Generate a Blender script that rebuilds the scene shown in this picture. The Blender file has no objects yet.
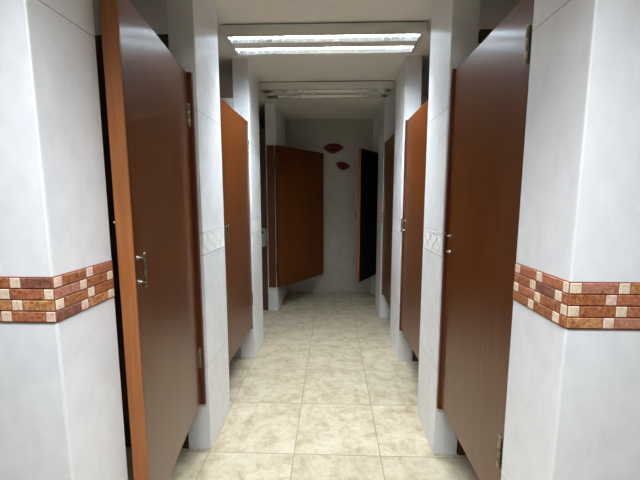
import bpy, bmesh, math, random
from mathutils import Vector, Matrix
random.seed(7)
S = bpy.context.scene
COL = S.collection
R = math.radians

# ---------------------------------------------------------------- camera
cam_d = bpy.data.cameras.new('camera')
cam = bpy.data.objects.new('camera', cam_d)
COL.objects.link(cam)
cam_d.sensor_width = 36.0
cam_d.lens = 36.0 * 348.0 / 640.0
cam_d.clip_start = 0.02
cam.location = (0.0, 0.0, 1.36)
cam.rotation_euler = (R(90) - 0.12287, 0.0, 0.03447)
S.camera = cam

# ---------------------------------------------------------------- world, lights, exposure
w = bpy.data.worlds.new('world')
S.world = w
w.use_nodes = True
w.node_tree.nodes['Background'].inputs['Color'].default_value = (0.6, 0.7, 0.8, 1)
w.node_tree.nodes['Background'].inputs['Strength'].default_value = 0.2

def area(name, loc, sx, sy, power, spread=180.0, color=(0.87, 0.93, 1.0), rot=(0, 0, 0)):
    d = bpy.data.lights.new(name, 'AREA')
    d.shape = 'RECTANGLE'
    d.size, d.size_y = sx, sy
    d.energy = power
    d.spread = R(spread)
    d.color = color
    o = bpy.data.objects.new(name, d)
    COL.objects.link(o)
    o.location = loc
    o.rotation_euler = rot
    return o

LAMP_Y = 2.245          # front face of the first visible fixture
PITCH = 1.072
TUBE_P = 44.0
# the two burning tubes of the visible fixture, up in its two slots
for yy in (LAMP_Y + 0.052, LAMP_Y + 0.222):
    area('tube_light', (-0.058, yy, 2.3935), 1.16, 0.05, TUBE_P)
# the same row of ceiling fixtures goes on above and behind the camera
area('ceiling_lamp_over_first_stalls', (-0.058, LAMP_Y - PITCH + 0.15, 2.335), 1.2, 0.26, 2.5, 112)
area('ceiling_lamp_over_entrance', (-0.058, LAMP_Y - 2 * PITCH + 0.10, 2.335), 1.2, 0.26, 28.5, 112)
area('ceiling_lamp_behind', (-0.058, LAMP_Y - 3 * PITCH - 0.1, 2.335), 1.6, 0.3, 3.0, 114)

S.view_settings.view_transform = 'Standard'
S.view_settings.look = 'None'
S.view_settings.gamma = 1.0
S.view_settings.use_curve_mapping = False
S.view_settings.exposure = 0.47
S.cycles.max_bounces = 10
S.cycles.diffuse_bounces = 6

# ---------------------------------------------------------------- materials
def mat(name):
    m = bpy.data.materials.new(name)
    m.use_nodes = True
    nt = m.node_tree
    return m, nt, nt.nodes['Principled BSDF']

def N(nt, t, **kw):
    n = nt.nodes.new(t)
    for k, v in kw.items():
        setattr(n, k, v)
    return n

def ramp(nt, stops):
    r = N(nt, 'ShaderNodeValToRGB')
    cr = r.color_ramp
    while len(cr.elements) < len(stops):
        cr.elements.new(0.5)
    for e, (p, c) in zip(cr.elements, stops):
        e.position = p
        e.color = (*c, 1)
    return r

def noise(nt, vec, scale, detail=4, rough=0.55, dist=0.0, stretch=None):
    n = N(nt, 'ShaderNodeTexNoise')
    n.inputs['Scale'].default_value = scale
    n.inputs['Detail'].default_value = detail
    n.inputs['Roughness'].default_value = rough
    n.inputs['Distortion'].default_value = dist
    if stretch:
        mp = N(nt, 'ShaderNodeMapping')
        mp.inputs['Scale'].default_value = stretch
        nt.links.new(vec, mp.inputs['Vector'])
        vec = mp.outputs['Vector']
    nt.links.new(vec, n.inputs['Vector'])
    return n.outputs['Fac']

def mth(nt, op, a, b=None, c=None):
    n = N(nt, 'ShaderNodeMath', operation=op)
    for i, v in enumerate((a, b, c)):
        if v is None:
            continue
        if isinstance(v, (int, float)):
            n.inputs[i].default_value = v
        else:
            nt.links.new(v, n.inputs[i])
    return n.outputs[0]

def mixc(nt, fac, a, b, mode='MIX'):
    n = N(nt, 'ShaderNodeMix', data_type='RGBA', blend_type=mode)
    for sock, v in ((n.inputs['Factor'], fac), (n.inputs['A'], a), (n.inputs['B'], b)):
        if isinstance(v, (int, float)):
            sock.default_value = v
        elif isinstance(v, tuple):
            sock.default_value = (*v, 1)
        else:
            nt.links.new(v, sock)
    return n.outputs['Result']

def bump(nt, b, h, strength, dist=0.002):
    n = N(nt, 'ShaderNodeBump')
    n.inputs['Strength'].default_value = strength
    n.inputs['Distance'].default_value = dist
    nt.links.new(h, n.inputs['Height'])
    nt.links.new(n.outputs['Normal'], b.inputs['Normal'])

def line_mask(nt, coord, positions, half):
    out = None
    for p in positions:
        m = mth(nt, 'LESS_THAN', mth(nt, 'ABSOLUTE', mth(nt, 'SUBTRACT', coord, p)), half)
        out = m if out is None else mth(nt, 'MAXIMUM', out, m)
    return out

def tile_wall(name, base, dark, seams, seam_col=(0.30, 0.30, 0.29)):
    m, nt, b = mat(name)
    geo = N(nt, 'ShaderNodeNewGeometry')
    pos = geo.outputs['Position']
    sep = N(nt, 'ShaderNodeSeparateXYZ')
    nt.links.new(pos, sep.inputs[0])
    f = noise(nt, pos, 5.0, 6, 0.62, 1.2)
    r = ramp(nt, [(0.30, dark), (0.62, base), (1.0, base)])
    nt.links.new(f, r.inputs['Fac'])
    f2 = noise(nt, pos, 26.0, 3, 0.5, 0.4, (1, 1, 0.5))
    r2 = ramp(nt, [(0.25, (0.93, 0.93, 0.94)), (0.6, (1, 1, 1))])
    nt.links.new(f2, r2.inputs['Fac'])
    c = mixc(nt, 1.0, r.outputs['Color'], r2.outputs['Color'], 'MULTIPLY')
    s = line_mask(nt, sep.outputs['Z'], seams, 0.0012)
    c = mixc(nt, s, c, seam_col)
    nt.links.new(c, b.inputs['Base Color'])
    b.inputs['Roughness'].default_value = 0.33
    b.inputs['Specular IOR Level'].default_value = 0.4
    bump(nt, b, f2, 0.04)
    return m

M = {}
SEAMS = (0.475, 1.0665, 1.1815, 1.775)
M['tile'] = tile_wall('white_marbled_tile', (0.80, 0.80, 0.80), (0.73, 0.735, 0.74), SEAMS)
M['tile_near_right'] = tile_wall('white_marbled_tile_near', (0.80, 0.80, 0.81), (0.75, 0.755, 0.765), (0.475, 1.812))
M['tile_near'] = tile_wall('white_marbled_tile_near', (0.80, 0.80, 0.81), (0.75, 0.755, 0.765), (0.475, 1.787))
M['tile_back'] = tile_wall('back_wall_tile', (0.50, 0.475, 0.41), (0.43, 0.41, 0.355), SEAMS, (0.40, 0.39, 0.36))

def plain(name, col, rough=0.5, metal=0.0, spec=0.5, var=0.06, scale=8.0):
    m, nt, b = mat(name)
    tc = N(nt, 'ShaderNodeTexCoord')
    f = noise(nt, tc.outputs['Object'], scale, 3)
    lo = tuple(max(0, c * (1 - var)) for c in col)
    hi = tuple(min(1, c * (1 + var)) for c in col)
    r = ramp(nt, [(0.3, lo), (0.7, hi)])
    nt.links.new(f, r.inputs['Fac'])
    nt.links.new(r.outputs['Color'], b.inputs['Base Color'])
    b.inputs['Roughness'].default_value = rough
    b.inputs['Metallic'].default_value = metal
    b.inputs['Specular IOR Level'].default_value = spec
    return m

M['ceiling'] = plain('cream_painted_ceiling', (0.82, 0.785, 0.715), 0.8, var=0.02)
M['grout_white'] = plain('white_grout_edge', (0.85, 0.85, 0.84), 0.6, var=0.02)
M['relief'] = plain('white_relief_tile', (0.80, 0.80, 0.78), 0.35, var=0.03)
M['relief_line'] = plain('grey_relief_groove', (0.62, 0.62, 0.61), 0.5, var=0.05)
M['steel'] = plain('aged_chrome', (0.30, 0.27, 0.23), 0.25, 1.0, var=0.15, scale=60)
M['hinge'] = plain('dull_brass_hinge', (0.30, 0.25, 0.17), 0.38, 1.0, var=0.2, scale=60)
M['rear'] = plain('dark_unseen_entrance', (0.16, 0.12, 0.09), 0.5)  # unseen entrance walls, made dark to cut light bounced into the aisle
M['frame'] = plain('dark_louver_frame', (0.09, 0.085, 0.08), 0.4)
M['fixture'] = plain('cream_fixture_enamel', (0.66, 0.64, 0.58), 0.45, var=0.02)
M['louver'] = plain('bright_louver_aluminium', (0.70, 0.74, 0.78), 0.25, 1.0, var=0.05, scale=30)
M['louver_dim'] = plain('shaded_louver_aluminium', (0.26, 0.25, 0.235), 0.12, 1.0, var=0.08, scale=30)  # same louver metal, darkened as shade for the unlit lamp
M['dark'] = plain('dark_gap', (0.03, 0.028, 0.025), 0.7)
M['dispenser'] = plain('pale_grey_plastic', (0.27, 0.27, 0.255), 0.4, var=0.03)
M['tube_off'] = plain('unlit_tube_glass', (0.72, 0.73, 0.72), 0.25, var=0.02)

def emit(name, col, strength):
    m, nt, b = mat(name)
    b.inputs['Base Color'].default_value = (*col, 1)
    b.inputs['Emission Color'].default_value = (*col, 1)
    b.inputs['Emission Strength'].default_value = strength
    return m
M['tube_on'] = emit('lit_tube_glass', (0.85, 0.95, 1.0), 75.0)

def wood(name, c1, c2, c3, rough, spec=0.5, scale=1.0, coat=0.0):
    m, nt, b = mat(name)
    tc = N(nt, 'ShaderNodeTexCoord')
    v = tc.outputs['Object']
    f = noise(nt, v, 9 * scale, 6, 0.6, 0.6, (5, 5, 0.22))
    r = ramp(nt, [(0.25, c1), (0.52, c2), (0.8, c3)])
    nt.links.new(f, r.inputs['Fac'])
    f2 = noise(nt, v, 40 * scale, 4, 0.6, 0.2, (6, 6, 0.12))
    r2 = ramp(nt, [(0.3, (0.82, 0.80, 0.78)), (0.65, (1, 1, 1))])
    nt.links.new(f2, r2.inputs['Fac'])
    c = mixc(nt, 1.0, r.outputs['Color'], r2.outputs['Color'], 'MULTIPLY')
    nt.links.new(c, b.inputs['Base Color'])
    b.inputs['Roughness'].default_value = rough
    b.inputs['Specular IOR Level'].default_value = spec
    b.inputs['Coat Weight'].default_value = coat
    b.inputs['Coat Roughness'].default_value = 0.13
    bump(nt, b, f2, 0.05, 0.001)
    return m
M['veneer'] = wood('varnished_brown_veneer', (0.068, 0.0172, 0.0024), (0.103, 0.0272, 0.0042), (0.132, 0.0375, 0.0064), 0.30, spec=0.20, coat=0.34)
M['black_face'] = plain('shade_black_face', (0.006, 0.0055, 0.005), 0.6, spec=0.15)  # shade on the unlit inner door face, put in as black colour
M['edge'] = wood('orange_wood_edge', (0.24, 0.075, 0.018), (0.34, 0.115, 0.030), (0.42, 0.155, 0.046), 0.42, scale=1.6)
M['jamb'] = wood('red_brown_jamb_wood', (0.075, 0.018, 0.008), (0.11, 0.027, 0.010), (0.14, 0.037, 0.014), 0.35)
M['panel'] = wood('dark_partition_wood', (0.055, 0.024, 0.012), (0.075, 0.034, 0.016), (0.10, 0.045, 0.02), 0.45)

# floor: beige stone tiles in a straight grid
def floor_mat():
    m, nt, b = mat('beige_stone_floor_tiles')
    geo = N(nt, 'ShaderNodeNewGeometry')
    pos = geo.outputs['Position']
    sep = N(nt, 'ShaderNodeSeparateXYZ')
    nt.links.new(pos, sep.inputs[0])
    T = 0.458
    u = mth(nt, 'DIVIDE', mth(nt, 'ADD', sep.outputs['X'], 0.197 + T * 20), T)
    v = mth(nt, 'DIVIDE', mth(nt, 'ADD', sep.outputs['Y'], -1.697 + T * 20), T)
    def edge(c):
        fr = mth(nt, 'FRACT', c)
        return mth(nt, 'MINIMUM', fr, mth(nt, 'SUBTRACT', 1.0, fr))
    g = mth(nt, 'LESS_THAN', mth(nt, 'MINIMUM', edge(u), edge(v)), 0.0048)
    cmb = N(nt, 'ShaderNodeCombineXYZ')
    nt.links.new(mth(nt, 'FLOOR', u), cmb.inputs[0])
    nt.links.new(mth(nt, 'FLOOR', v), cmb.inputs[1])
    wn = N(nt, 'ShaderNodeTexWhiteNoise')
    nt.links.new(cmb.outputs[0], wn.inputs['Vector'])
    off = N(nt, 'ShaderNodeVectorMath', operation='MULTIPLY_ADD')
    nt.links.new(wn.outputs['Color'], off.inputs[0])
    off.inputs[1].default_value = (9, 9, 9)
    nt.links.new(pos, off.inputs[2])
    f = noise(nt, off.outputs[0], 9.0, 9, 0.72, 0.35)
    r = ramp(nt, [(0.30, (0.35, 0.27, 0.165)), (0.42, (0.455, 0.38, 0.255)), (0.53, (0.545, 0.485, 0.355)), (0.68, (0.61, 0.555, 0.43))])
    nt.links.new(f, r.inputs['Fac'])
    f2 = noise(nt, off.outputs[0], 30.0, 6, 0.75, 0.5)
    r2 = ramp(nt, [(0.30, (0.70, 0.64, 0.54)), (0.50, (1, 1, 1))])
    nt.links.new(f2, r2.inputs['Fac'])
    c = mixc(nt, 0.60, r.outputs['Color'], r2.outputs['Color'], 'MULTIPLY')
    tone = mth(nt, 'ADD', mth(nt, 'MULTIPLY', wn.outputs['Value'], 0.10), 0.91)
    tcol = N(nt, 'ShaderNodeCombineColor')
    for i in range(3):
        nt.links.new(tone, tcol.inputs[i])
    c = mixc(nt, 1.0, c, tcol.outputs[0], 'MULTIPLY')
    c = mixc(nt, g, c, (0.26, 0.20, 0.135))
    nt.links.new(c, b.inputs['Base Color'])
    b.inputs['Roughness'].default_value = 0.34
    b.inputs['Specular IOR Level'].default_value = 0.45
    bump(nt, b, mth(nt, 'SUBTRACT', 1.0, g), 0.3, 0.001)
    return m
M['floor'] = floor_mat()

def stone(name, a, bcol, c, rough=0.45):
    m, nt, b = mat(name)
    geo = N(nt, 'ShaderNodeNewGeometry')
    f = noise(nt, geo.outputs['Position'], 110.0, 5, 0.75, 0.8)
    r = ramp(nt, [(0.37, a), (0.5, bcol), (0.63, c)])
    nt.links.new(f, r.inputs['Fac'])
    nt.links.new(r.outputs['Color'], b.inputs['Base Color'])
    b.inputs['Roughness'].default_value = rough
    bump(nt, b, f, 0.15, 0.001)
    return m
STONES = [
    stone('mosaic_terracotta', (0.20, 0.055, 0.025), (0.40, 0.135, 0.062), (0.52, 0.22, 0.12)),
    stone('mosaic_rose_brown', (0.25, 0.085, 0.05), (0.42, 0.175, 0.11), (0.52, 0.27, 0.19)),
    stone('mosaic_ochre', (0.20, 0.06, 0.02), (0.46, 0.20, 0.075), (0.62, 0.36, 0.17)),
    stone('mosaic_plum_brown', (0.11, 0.035, 0.022), (0.22, 0.08, 0.05), (0.32, 0.14, 0.09)),
    stone('mosaic_rust', (0.14, 0.035, 0.012), (0.33, 0.11, 0.04), (0.48, 0.20, 0.08)),
    stone('mosaic_cream', (0.62, 0.42, 0.28), (0.76, 0.58, 0.43), (0.82, 0.68, 0.54)),
    stone('mosaic_pink_cream', (0.60, 0.34, 0.26), (0.72, 0.50, 0.40), (0.80, 0.62, 0.52)),
]
M['mosaic_grout'] = plain('red_brown_grout', (0.26, 0.10, 0.065), 0.8, var=0.1)
M['lips'] = plain('glossy_dark_red', (0.17, 0.003, 0.008), 0.28, spec=0.2, var=0.25, scale=30)
M['lips_dark'] = plain('near_black_red', (0.045, 0.006, 0.010), 0.35)

# ---------------------------------------------------------------- mesh helpers
class MB:
    def __init__(self):
        self.bm = bmesh.new()
    def box(self, x0, x1, y0, y1, z0, z1, mi=0, bevel=0.0, seg=1, mtx=None, sides=None):
        r = bmesh.ops.create_cube(self.bm, size=1.0)
        vs = r['verts']
        for v in vs:
            v.co = Vector(((x0 + x1) / 2 + v.co.x * (x1 - x0), (y0 + y1) / 2 + v.co.y * (y1 - y0), (z0 + z1) / 2 + v.co.z * (z1 - z0)))
        fs = {f for v in vs for f in v.link_faces}
        for f in fs:
            f.material_index = mi
        if bevel:
            es = {e for v in vs for e in v.link_edges}
            rb = bmesh.ops.bevel(self.bm, geom=list(es), offset=bevel, segments=seg, affect='EDGES', profile=0.5)
            vs = list({v for f in rb['faces'] for v in f.verts} | {v for v in vs if v.is_valid})
            for f in {f for v in vs for f in v.link_faces}:
                f.material_index = mi
        if mtx is not None:
            bmesh.ops.transform(self.bm, matrix=mtx, verts=vs)
        return vs
    def lathe(self, profile, axis_mtx, mi=0, n=14):
        rings = []
        for r, h in profile:
            rings.append([self.bm.verts.new(axis_mtx @ Vector((r * math.cos(2 * math.pi * k / n), r * math.sin(2 * math.pi * k / n), h))) for k in range(n)])
        for a, b in zip(rings, rings[1:]):
            for k in range(n):
                f = self.bm.faces.new((a[k], a[(k + 1) % n], b[(k + 1) % n], b[k]))
                f.material_index = mi
                f.smooth = True
        for ring, rev in ((rings[0], True), (rings[-1], False)):
            f = self.bm.faces.new(list(reversed(ring)) if rev else ring)
            f.material_index = mi
    def build(self, name, mats, parent=None, loc=None):
        bmesh.ops.recalc_face_normals(self.bm, faces=self.bm.faces)
        me = bpy.data.meshes.new(name)
        self.bm.to_mesh(me)
        self.bm.free()
        for m in (mats if isinstance(mats, (list, tuple)) else [mats]):
            me.materials.append(m)
        o = bpy.data.objects.new(name, me)
        COL.objects.link(o)
        if parent is not None:
            o.parent = parent
        if loc is not None:
            o.location = loc
        return o

def tag(o, label=None, cat=None, group=None, kind=None):
    if label: o['label'] = label
    if cat: o['category'] = cat
    if group: o['group'] = group
    if kind: o['kind'] = kind
    return o

def empty(name, loc, rz=0.0):
    o = bpy.data.objects.new(name, None)
    COL.objects.link(o)
    o.location = loc
    o.rotation_euler = (0, 0, rz)
    o.empty_display_size = 0.1
    return o

def struct(name, bx, m, label, cat, bevel=0.0):
    b = MB()
    b.box(*bx, bevel=bevel)
    return tag(b.build(name, m), label, cat, kind='structure')

# ---------------------------------------------------------------- the setting
LX, RX = -0.642, 0.548          # planes of the tiled faces along the aisle
H = 2.41
BACK = 4.893
SIDE = 1.75
struct('floor', (-2.4, 2.4, -2.6, 5.1, -0.12, 0.0), M['floor'], 'beige mottled stone tile floor along the aisle', 'floor')
struct('ceiling', (-2.4, 2.4, -2.6, 5.1, H, H + 0.12), M['ceiling'], 'cream painted ceiling above the aisle', 'ceiling')
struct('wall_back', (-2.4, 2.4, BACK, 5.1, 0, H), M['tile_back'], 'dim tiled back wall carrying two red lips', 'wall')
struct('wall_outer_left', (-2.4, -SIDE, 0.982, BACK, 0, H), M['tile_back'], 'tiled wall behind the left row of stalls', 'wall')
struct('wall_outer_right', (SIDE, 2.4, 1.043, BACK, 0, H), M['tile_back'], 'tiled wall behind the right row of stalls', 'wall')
struct('wall_entrance_left', (-2.4, -2.2, -2.4, 0.762, 0, H), M['rear'], 'unseen darkened wall of the entrance space, left side', 'wall')
struct('wall_entrance_right', (2.2, 2.4, -2.4, 0.80, 0, H), M['rear'], 'unseen darkened wall of the entrance space, right side', 'wall')
struct('wall_entrance_rear', (-2.4, 2.4, -2.6, -2.4, 0, H), M['rear'], 'unseen darkened wall of the entrance space, behind the viewer', 'wall')

def brick_run(b, put, length, rows, ztop, P):
    """rows: per row a starting kind ('s' square, 'l' long) and the length of that first piece."""
    LONG, SQ, GAP = 0.0775, 0.0235, 0.0032
    for ri, (kind, first) in enumerate(rows):
        z1 = ztop - ri * P
        z0 = z1 - (P - GAP)
        t, ln, k = 0.0016, first, kind
        while t < length - 0.004:
            e = min(t + ln, length - 0.0016)
            if e - t > 0.004:
                mi = 1 + (random.choice((5, 5, 5, 6)) if k == 's' else random.choice((0, 0, 1, 2, 2, 3, 4, 4)))
                put(b, t, e, z0, z1, mi)
            t = e + GAP
            k = 'l' if k == 's' else 's'
            ln = LONG if k == 'l' else SQ

def near_wall(name, side, y0, y1, label, rows_front, rows_aisle, ztop, P):
    """white tiled wall end nearest the viewer, with its band of brick mosaic."""
    zb0, zb1 = ztop - 4 * P, ztop + 0.003
    b = MB()
    if side < 0:
        b.box(-2.2, LX, y0, y1, 0, H, bevel=0.004)
    else:
        b.box(RX, 2.2, y0, y1, 0, H, bevel=0.004)
    wobj = tag(b.build(name, M['tile_near' if side < 0 else 'tile_near_right']), label, 'wall', kind='structure')
    # white corner bead
    c = MB()
    X = LX if side < 0 else RX
    for z0, z1 in ((0.0, zb0), (zb1, H)):
        c.box(X - 0.0042, X + 0.0012, y0 - 0.0012, y0 + 0.0042, z0, z1) if side < 0 else c.box(X - 0.0012, X + 0.0042, y0 - 0.0012, y0 + 0.0042, z0, z1)
    c.build('corner_bead', M['grout_white'], wobj)
    g = MB()
    fl = 1.2
    if side < 0:
        g.box(X - fl, X + 0.0020, y0 - 0.0020, y0 + 0.001, zb0, zb1)
        g.box(X - 0.001, X + 0.0020, y0, y1 - 0.004, zb0, zb1)
        def pf(b, t, e, z0, z1, mi): b.box(X + 0.002 - e, X + 0.002 - t, y0 - 0.0042, y0 - 0.001, z0, z1, mi, bevel=0.0012)
        def pa(b, t, e, z0, z1, mi): b.box(X + 0.001, X + 0.0042, y0 - 0.002 + t, y0 - 0.002 + e, z0, z1, mi, bevel=0.0012)
    else:
        g.box(X - 0.0020, X + fl, y0 - 0.0020, y0 + 0.001, zb0, zb1)
        g.box(X - 0.0020, X + 0.001, y0, y1 - 0.004, zb0, zb1)
        def pf(b, t, e, z0, z1, mi): b.box(X - 0.002 + t, X - 0.002 + e, y0 - 0.0042, y0 - 0.001, z0, z1, mi, bevel=0.0012)
        def pa(b, t, e, z0, z1, mi): b.box(X - 0.0042, X - 0.001, y0 - 0.002 + t, y0 - 0.002 + e, z0, z1, mi, bevel=0.0012)
    brick_run(g, pf, fl, rows_front, ztop, P)
    brick_run(g, pa, y1 - y0 - 0.002, rows_aisle, ztop, P)
    mb = g.build('mosaic_band', [M['mosaic_grout']] + STONES, wobj)
    mb['label'] = 'band of brown brick-shaped mosaic with cream squares'
    return wobj

near_wall('wall_front_left', -1, 0.762, 0.982, 'white tiled wall end with brick mosaic band, left of the aisle',
          (('l', 0.0735), ('s', 0.0215), ('l', 0.0735), ('s', 0.0215)),
          (('s', 0.0235), ('l', 0.0775), ('s', 0.0235), ('l', 0.0775)), 1.1750, 0.0267)
near_wall('wall_front_right', 1, 0.802, 1.043, 'white tiled wall end with brick mosaic band, right of the aisle',
          (('s', 0.0260), ('l', 0.0800), ('s', 0.0245), ('l', 0.0790)),
          (('s', 0.0180), ('l', 0.0180), ('s', 0.0200), ('l', 0.0210)), 1.1640, 0.0275)

# ---- pillars between the stalls
def pillar(side, y0, y1, width, label, border=True, dx=0.0):
    X = (LX if side < 0 else RX) + dx
    xo = X + side * width
    r = empty('tiled_pillar', ((X + xo) / 2, (y0 + y1) / 2, 0))
    ox, oy = r.location.x, r.location.y
    b = MB()
    b.box(min(X, xo) - ox, max(X, xo) - ox, y0 - oy, y1 - oy, 0, H, bevel=0.003)
    b.build('shaft', M['tile'], r)
    if border:
        b = MB()
        xa = X - ox
        s = -side                      # outwards, into the aisle
        def bar(t0, z0, t1, z1, wd, mi, dep):
            L = math.hypot(t1 - t0, z1 - z0)
            m = Matrix.Translation((xa, (t0 + t1) / 2 - oy, (z0 + z1) / 2)) @ Matrix.Rotation(math.atan2(z1 - z0, t1 - t0), 4, 'X')
            b.box(min(0, s * dep), max(0, s * dep), -L / 2, L / 2, -wd / 2, wd / 2, mi, mtx=m)
        za, zb = 1.072, 1.176
        ya, yb = y0 + 0.012, y1 - 0.012
        b.box(min(xa, xa + s * 0.0008), max(xa, xa + s * 0.0008), ya - oy, yb - oy, za, zb, 0)
        for z in (za, zb):
            bar(ya, z, yb, z, 0.005, 0, 0.0022)
        bar(ya, zb - 0.008, yb, zb - 0.008, 0.003, 1, 0.0012)
        n = max(2, round((yb - ya) / 0.125))
        st = (yb - ya) / n
        zm = (za + zb) / 2
        hz = 0.040
        for k in range(n):
            c = ya + (k + 0.5) * st
            hy = st * 0.40
            for (p, q) in (((c - hy, zm), (c, zm + hz)), ((c, zm + hz), (c + hy, zm)), ((c + hy, zm), (c, zm - hz)), ((c, zm - hz), (c - hy, zm))):
                bar(p[0], p[1], q[0], q[1], 0.005, 0, 0.0022)
                bar(p[0], p[1] - 0.006, q[0], q[1] - 0.006, 0.0025, 1, 0.0012)
        b.build('border_tile', [M['relief'], M['relief_line']], r)
    tag(r, label, 'pillar', kind='thing')
    return r

pillar(-1, 1.712, 2.068, 0.125, 'white tiled pillar at the hinge side of the nearest left door', dx=-0.006)
pillar(-1, 2.775, 3.135, 0.125, 'white tiled pillar between the second left door and the open dark door')
pillar(-1, 4.042, BACK - 0.002, 0.120, 'white tiled pillar behind the hinge post of the open left door', border=False)
pillar(1, 1.714, 2.069, 0.125, 'white tiled pillar between the first and second right doors', dx=-0.007)
pillar(1, 2.778, 3.166, 0.125, 'white tiled pillar between the second and third right doors')
pillar(1, 3.828, 4.260, 0.115, 'dim tiled pillar between third right door and the black-faced ajar door')
pillar(1, 4.800, BACK - 0.002, 0.110, 'narrow dim tiled pillar by back wall, behind the black-faced door', border=False)

# ---- cross walls between stalls
def cross(side, y, m, name):
    X = (LX - 0.127) if side < 0 else (RX + 0.127)
    a, b_ = (-SIDE + 0.002, X) if side < 0 else (X, SIDE - 0.002)
    b = MB()
    b.box(a, b_, y + 0.004, y + 0.044, 0.0, 2.12)
    return b.build(name, m)
for side, y, m, lab in ((-1, 1.712, 'panel', 'dark wood stall divider beside the nearest left door'),
                        (-1, 2.775, 'tile_back', 'stall divider behind the second left door'),
                        (-1, 4.042, 'panel', 'stall divider inside the open left stall'),
                        (1, 1.714, 'panel', 'dark wood stall divider above the nearest right door'),
                        (1, 2.778, 'panel', 'stall divider behind the second right door'),
                        (1, 3.828, 'panel', 'stall divider behind the third right door')):
    o = cross(side, y, M[m], 'partition')
    tag(o, lab, 'partition', kind='structure')

# ---- fixed jamb boards on the pillars' front faces
Z0, Z1 = 0.300, 1.938
def jamb(k, x0, x1, y, z0=0.275, z1=1.942, lab=''):
    b = MB()
    b.box(x0, x1, y - 0.022, y - 0.0005, z0, z1, bevel=0.002)
    tag(b.build('trim_%d' % k, M['jamb']), lab, 'door jamb', kind='structure')
jamb(1, -0.748, -0.663, 1.712, lab='red-brown jamb board behind the nearest left door')
jamb(2, -0.742, -0.655, 2.775, lab='red-brown jamb board beside the second left door')
jamb(3, -0.744, -0.662, 4.042, z0=0.29, lab='brown hinge post board beside the open left door')
jamb(4, 0.547, 0.640, 1.714, lab='red-brown jamb board beside the nearest right door')
jamb(5, 0.556, 0.640, 2.778, lab='red-brown jamb board beside the second right door')
jamb(6, 0.556, 0.640, 3.828, lab='brown jamb board beside the third right door')

# ---------------------------------------------------------------- stall doors
def handle(door, x, ysurf, s, zc, off=0.030):
    """little baluster pull: a turned rod on two posts, standing off the face on side s."""
    b = MB()
    hl = 0.054
    prof = []
    for h, r in ((-hl, 0.001), (-hl + .002, .0038), (-hl + .007, .0046), (-hl + .011, .0022), (-hl + .016, .0044), (-hl + .020, .0040), (-hl + .028, .0026),
                 (-.014, .0040), (-.004, .0032), (0, .0048), (.004, .0032), (.014, .0040),
                 (hl - .028, .0026), (hl - .020, .0040), (hl - .016, .0044), (hl - .011, .0022), (hl - .007, .0046), (hl - .002, .0038), (hl, .001)):
        prof.append((r * 1.35, h))
    b.lathe(prof, Matrix.Translation((x, ysurf + s * off, zc)))
    for dz in (-0.037, 0.037):
        m = Matrix.Translation((x, ysurf, zc + dz)) @ Matrix.Rotation(R(-90) if s > 0 else R(90), 4, 'X')
        b.lathe([(.0080, 0), (.0080, .003), (.0040, .005), (.0036, off - .009), (.0042, off - .004), (.0042, off + .002), (.001, off + .004)], m)
    o = b.build('handle', M['steel'], door)
    o['label'] = 'small turned metal pull'
    return o

def hinges(door, ysurf, s, zs, xoff=-0.004, knuckle=0.004):
    for z in zs:
        b = MB()
        b.lathe([(.001, -.055), (.0045, -.054), (.0065, -.050), (.0065, -.018), (.0058, -.0175), (.0065, -.017), (.0065, .016), (.0058, .0165), (.0065, .017), (.0065, .050), (.0045, .054), (.001, .055)],
                Matrix.Translation((xoff, ysurf + s * knuckle, z)))
        b.box(xoff, xoff + 0.026, min(ysurf, ysurf + s * 0.002), max(ysurf, ysurf + s * 0.002), z - 0.048, z + 0.048)
        o = b.build('hinge', M['hinge'], door)

def stall_door(hinge, free, outer, label, thick=0.038, handle_z=1.14, group=None, hinge_zs=(0.535, 1.745), handle_in=0.035, off=0.030, inner=None, knuckle=()):
    """hinge/free: ends of the OUTER face in plan; outer: +1 if the outer face lies on local +y."""
    hx, hy = hinge
    dx, dy = free[0] - hx, free[1] - hy
    L = math.hypot(dx, dy)
    d = empty('stall_door', (hx, hy, Z0), math.atan2(dy, dx))
    y0, y1 = (-thick, 0.0) if outer > 0 else (0.0, thick)
    hh = Z1 - Z0
    b = MB()
    b.box(0.0, L - 0.006, y0, y1, 0, hh, bevel=0.0015)
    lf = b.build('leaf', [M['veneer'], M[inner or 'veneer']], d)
    if inner:                          # the inner face gets its own blackened material
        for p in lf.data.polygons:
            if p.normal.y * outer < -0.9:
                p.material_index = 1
    b = MB()
    b.box(L - 0.006, L, y0, y1, 0, hh, bevel=0.0015)
    e = b.build('edge_strip', M['edge'], d)
    e['label'] = 'lighter orange wood edging'
    s = outer
    handle(d, L - handle_in, 0.0, s, handle_z - Z0, off)
    hinges(d, 0.0, s, [z - Z0 for z in hinge_zs], *knuckle)
    tag(d, label, 'door', 'brown wooden stall doors')
    return d

# in plan, local +y lies to the left of the direction hinge -> free
first_door = stall_door((-0.682, 1.684), (-0.588, 1.000), +1, 'nearest left wooden stall door, ajar, showing its orange edge', thick=0.046, handle_in=0.020, off=0.022)
b = MB()
b.lathe([(.0055, 0), (.0055, .010), (.0035, .014), (.001, .0145)], Matrix.Translation((math.hypot(0.094, 0.684) - 0.012, -0.046, 1.285 - Z0)) @ Matrix.Rotation(R(90), 4, 'X'))
b.build('latch_bolt', M['steel'], first_door)['label'] = 'small bright metal latch stud'
stall_door((-0.654, 2.750), (-0.656, 2.080), +1, 'second left wooden stall door, shut, bright orange-brown, between two white pillars', off=0.018)
stall_door((0.557, 1.056), (0.562, 1.688), +1, 'nearest right wooden stall door, shut, beside the mosaic wall end', hinge_zs=(0.535, 1.785), knuckle=(0.004, 0.009))
stall_door((0.568, 2.084), (0.568, 2.752), +1, 'second right wooden stall door, shut, between two white pillars')
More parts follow.
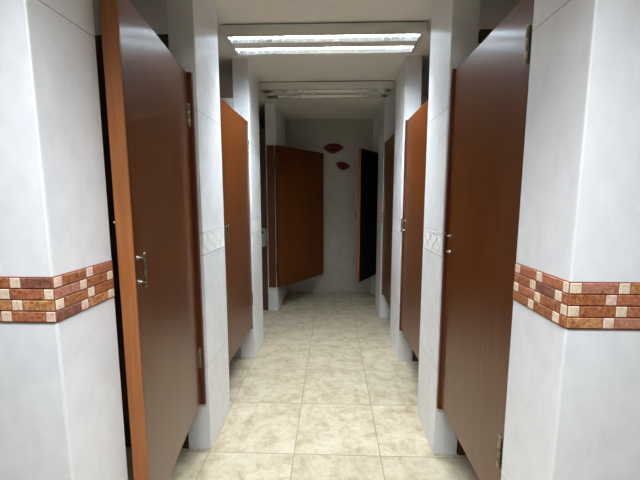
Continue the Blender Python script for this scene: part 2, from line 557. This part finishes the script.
stall_door((0.566, 3.180), (0.566, 3.802), +1, 'third right wooden stall door, shut, dim, just in front of the ajar black-faced door')
# swung right out into the aisle: the face we see is its inner one
stall_door((-0.648, 4.000), (-0.145, 4.745), +1, 'dark wooden stall door swung wide open across the left of back wall')
# ajar at the far right: its unlit inner face is coloured black for the shade
stall_door((0.600, 4.786), (0.312, 4.285), -1, 'ajar stall door at far right showing an inner face black with shade', thick=0.034, inner='black_face')

# ---------------------------------------------------------------- ceiling lights
def ceiling_light(y, lit, label):
    x0, x1 = -0.682, 0.566
    xc = (x0 + x1) / 2
    zb, zt = 2.336, 2.400
    W = 0.285
    r = empty('ceiling_light', (xc, y + W / 2, H))
    def lx(x): return x - xc
    def ly(yy): return yy - W / 2
    def lz(z): return z - H
    slots = ((0.007, 0.097), (0.177, 0.267))
    sx0, sx1 = x0 + 0.034, x1 - 0.034
    b = MB()
    b.box(lx(x0 + 0.012), lx(x1 - 0.012), ly(0.012), ly(W - 0.012), lz(zt - 0.001), lz(H - 0.0005), 1)     # shadow-gap plinth
    t = 0.004
    b.box(lx(x0), lx(x1), ly(0.0), ly(W), lz(zt - t), lz(zt), 0)                                        # top sheet
    for a, c in ((0.0, slots[0][0]), (slots[0][1], slots[1][0]), (slots[1][1], W)):
        b.box(lx(x0), lx(x1), ly(a), ly(c), lz(zb), lz(zt - t), 0)
    for a, c in ((x0, sx0), (sx1, x1)):
        for s0, s1 in slots:
            b.box(lx(a), lx(c), ly(s0), ly(s1), lz(zb), lz(zt - t), 0)
    b.build('housing', [M['fixture'], M['dark']], r)
    b = MB()
    fa, fb, fx0, fx1, fw = 0.0025, 0.2715, sx0 - 0.004, sx1 + 0.004, 0.0045
    for q in ((fx0, fx1, fa, fa + fw), (fx0, fx1, fb - fw, fb), (fx0, fx0 + fw, fa + fw, fb - fw), (fx1 - fw, fx1, fa + fw, fb - fw)):
        b.box(lx(q[0]), lx(q[1]), ly(q[2]), ly(q[3]), lz(zb - 0.003), lz(zb - 0.0002))
    b.build('louver_frame', M['frame'], r)
    for s0, s1 in slots:
        b = MB()
        rim = 0.024
        xl, xr = lx(sx0 + .0005), lx(sx1 - .0005)
        zl, zh = lz(zb - 0.002), lz(zt - t - 0.002)
        for e, q in ((s0 + 0.0005, s0 + rim), (s1 - 0.0005, s1 - rim)):
            pts = [(e, zl), ((e * 0.45 + q * 0.55), zl + (zh - zl) * 0.35), (q, zh)]
            th = 0.0012 if q > e else -0.0012
            ring = [(y_, z_) for y_, z_ in pts] + [(y_ - th, z_ + 0.0006) if i else (y_, z_ + 0.002) for i, (y_, z_) in reversed(list(enumerate(pts)))]
            va = [b.bm.verts.new((xl, ly(y_), z_)) for y_, z_ in ring]
            vb = [b.bm.verts.new((xr, ly(y_), z_)) for y_, z_ in ring]
            k = len(ring)
            for i in range(k):
                b.bm.faces.new((va[i], va[(i + 1) % k], vb[(i + 1) % k], vb[i]))
        nb = 22
        for k in range(nb + 1):
            xx = sx0 + 0.003 + (sx1 - sx0 - 0.006) * k / nb
            b.box(lx(xx - 0.0012), lx(xx + 0.0012), ly(s0 + 0.004), ly(s1 - 0.004), zl, zl + 0.016)
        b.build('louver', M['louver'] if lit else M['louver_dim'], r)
        b = MB()
        b.lathe([(.006, 0), (.0125, .003), (.0125, sx1 - sx0 - 0.023), (.006, sx1 - sx0 - 0.020)],
                Matrix.Translation((lx(sx0 + 0.01), ly((s0 + s1) / 2), lz(2.3700))) @ Matrix.Rotation(R(90), 4, 'Y'))
        o = b.build('fluorescent_tube', M['tube_on'] if lit else M['tube_off'], r)
    tag(r, label, 'ceiling light', 'twin-tube fluorescent ceiling lights')
    return r
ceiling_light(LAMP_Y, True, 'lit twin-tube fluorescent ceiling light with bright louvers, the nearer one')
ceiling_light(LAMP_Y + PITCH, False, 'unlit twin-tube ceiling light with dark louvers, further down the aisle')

# ---------------------------------------------------------------- red lips on the back wall
def lips(cx, cz, wd, ht, rot, label):
    r = empty('lips_ornament', (cx, BACK - 0.001, cz))
    r.rotation_euler = (0, rot, 0)
    def sheet(name, f_hi, f_lo, depth, m, n=28, rows=9, yoff=0.0):
        bm = bmesh.new()
        grid = []
        for i in range(n + 1):
            u = -1 + 2 * i / n
            hi, lo = f_hi(u), f_lo(u)
            rowv = []
            for j in range(rows + 1):
                v = j / rows
                z = lo + (hi - lo) * v
                bulge = math.sin(math.pi * v) ** 0.6 * depth * max(0.0, 1 - u * u) ** 0.5
                rowv.append(bm.verts.new((u * wd / 2, -yoff - bulge, z)))
            grid.append(rowv)
        for i in range(n):
            for j in range(rows):
                f = bm.faces.new((grid[i][j], grid[i + 1][j], grid[i + 1][j + 1], grid[i][j + 1]))
                f.smooth = True
        # flat back
        border = [grid[i][0] for i in range(n + 1)] + [grid[i][rows] for i in range(n, -1, -1)]
        bmesh.ops.remove_doubles(bm, verts=bm.verts, dist=1e-5)
        ext = bmesh.ops.extrude_edge_only(bm, edges=[e for e in bm.edges if e.is_boundary])
        for v in [g for g in ext['geom'] if isinstance(g, bmesh.types.BMVert)]:
            v.co.y = 0.0
        bmesh.ops.recalc_face_normals(bm, faces=bm.faces)
        me = bpy.data.meshes.new(name)
        bm.to_mesh(me)
        bm.free()
        me.materials.append(m)
        o = bpy.data.objects.new(name, me)
        COL.objects.link(o)
        o.parent = r
        return o
    q = lambda u: max(0.0, 1 - abs(u) ** 1.6)
    mid = lambda u: 0.04 * ht + 0.10 * ht * abs(u) ** 2 + 0.05 * ht * math.cos(u * 9) * (1 - abs(u))
    top = lambda u: 0.13 * ht + 0.39 * ht * q(u) ** 0.9 * (1 - 0.16 * math.exp(-(u / 0.13) ** 2))
    bot = lambda u: 0.13 * ht - 0.63 * ht * q(u) ** 0.8
    gap = 0.080 * ht
    sheet('upper_lip', top, lambda u: min(top(u), mid(u) + gap * (1 - abs(u))), 0.030, M['lips'], yoff=0.006)
    sheet('lower_lip', lambda u: max(bot(u), mid(u) - gap * (1 - abs(u))), bot, 0.036, M['lips'], yoff=0.006)
    o = sheet('mouth_line', lambda u: min(top(u), mid(u) + 1.6 * gap), lambda u: max(bot(u), mid(u) - 1.6 * gap), 0.003, M['lips_dark'], yoff=0.003)
    o['label'] = 'dark line between the lips'
    tag(r, label, 'wall ornament', 'red lips ornaments on the back wall')
lips(0.013, 2.020, 0.285, 0.140, R(0), 'larger red lips ornament on the back wall, level and higher')
lips(0.145, 1.785, 0.205, 0.108, R(15), 'smaller red lips ornament on back wall, tilted and lower')

# ---------------------------------------------------------------- pale dispenser glimpsed in the open stall
d = empty('paper_dispenser', (-0.815, 4.046, 0.79))
b = MB()
b.box(-0.075, 0.050, -0.110, -0.001, 0.0, 0.21, bevel=0.012, seg=3)
b.build('case', M['dispenser'], d)
b = MB()
b.lathe([(.001, 0), (.016, .0005), (.016, .003), (.001, .0035)], Matrix.Translation((0.020, -0.110, 0.168)) @ Matrix.Rotation(R(90), 4, 'X'))
o = b.build('opening', M['dark'], d)
o['label'] = 'round black opening'
tag(d, 'pale boxy dispenser with dark round hole in the open left stall', 'dispenser')
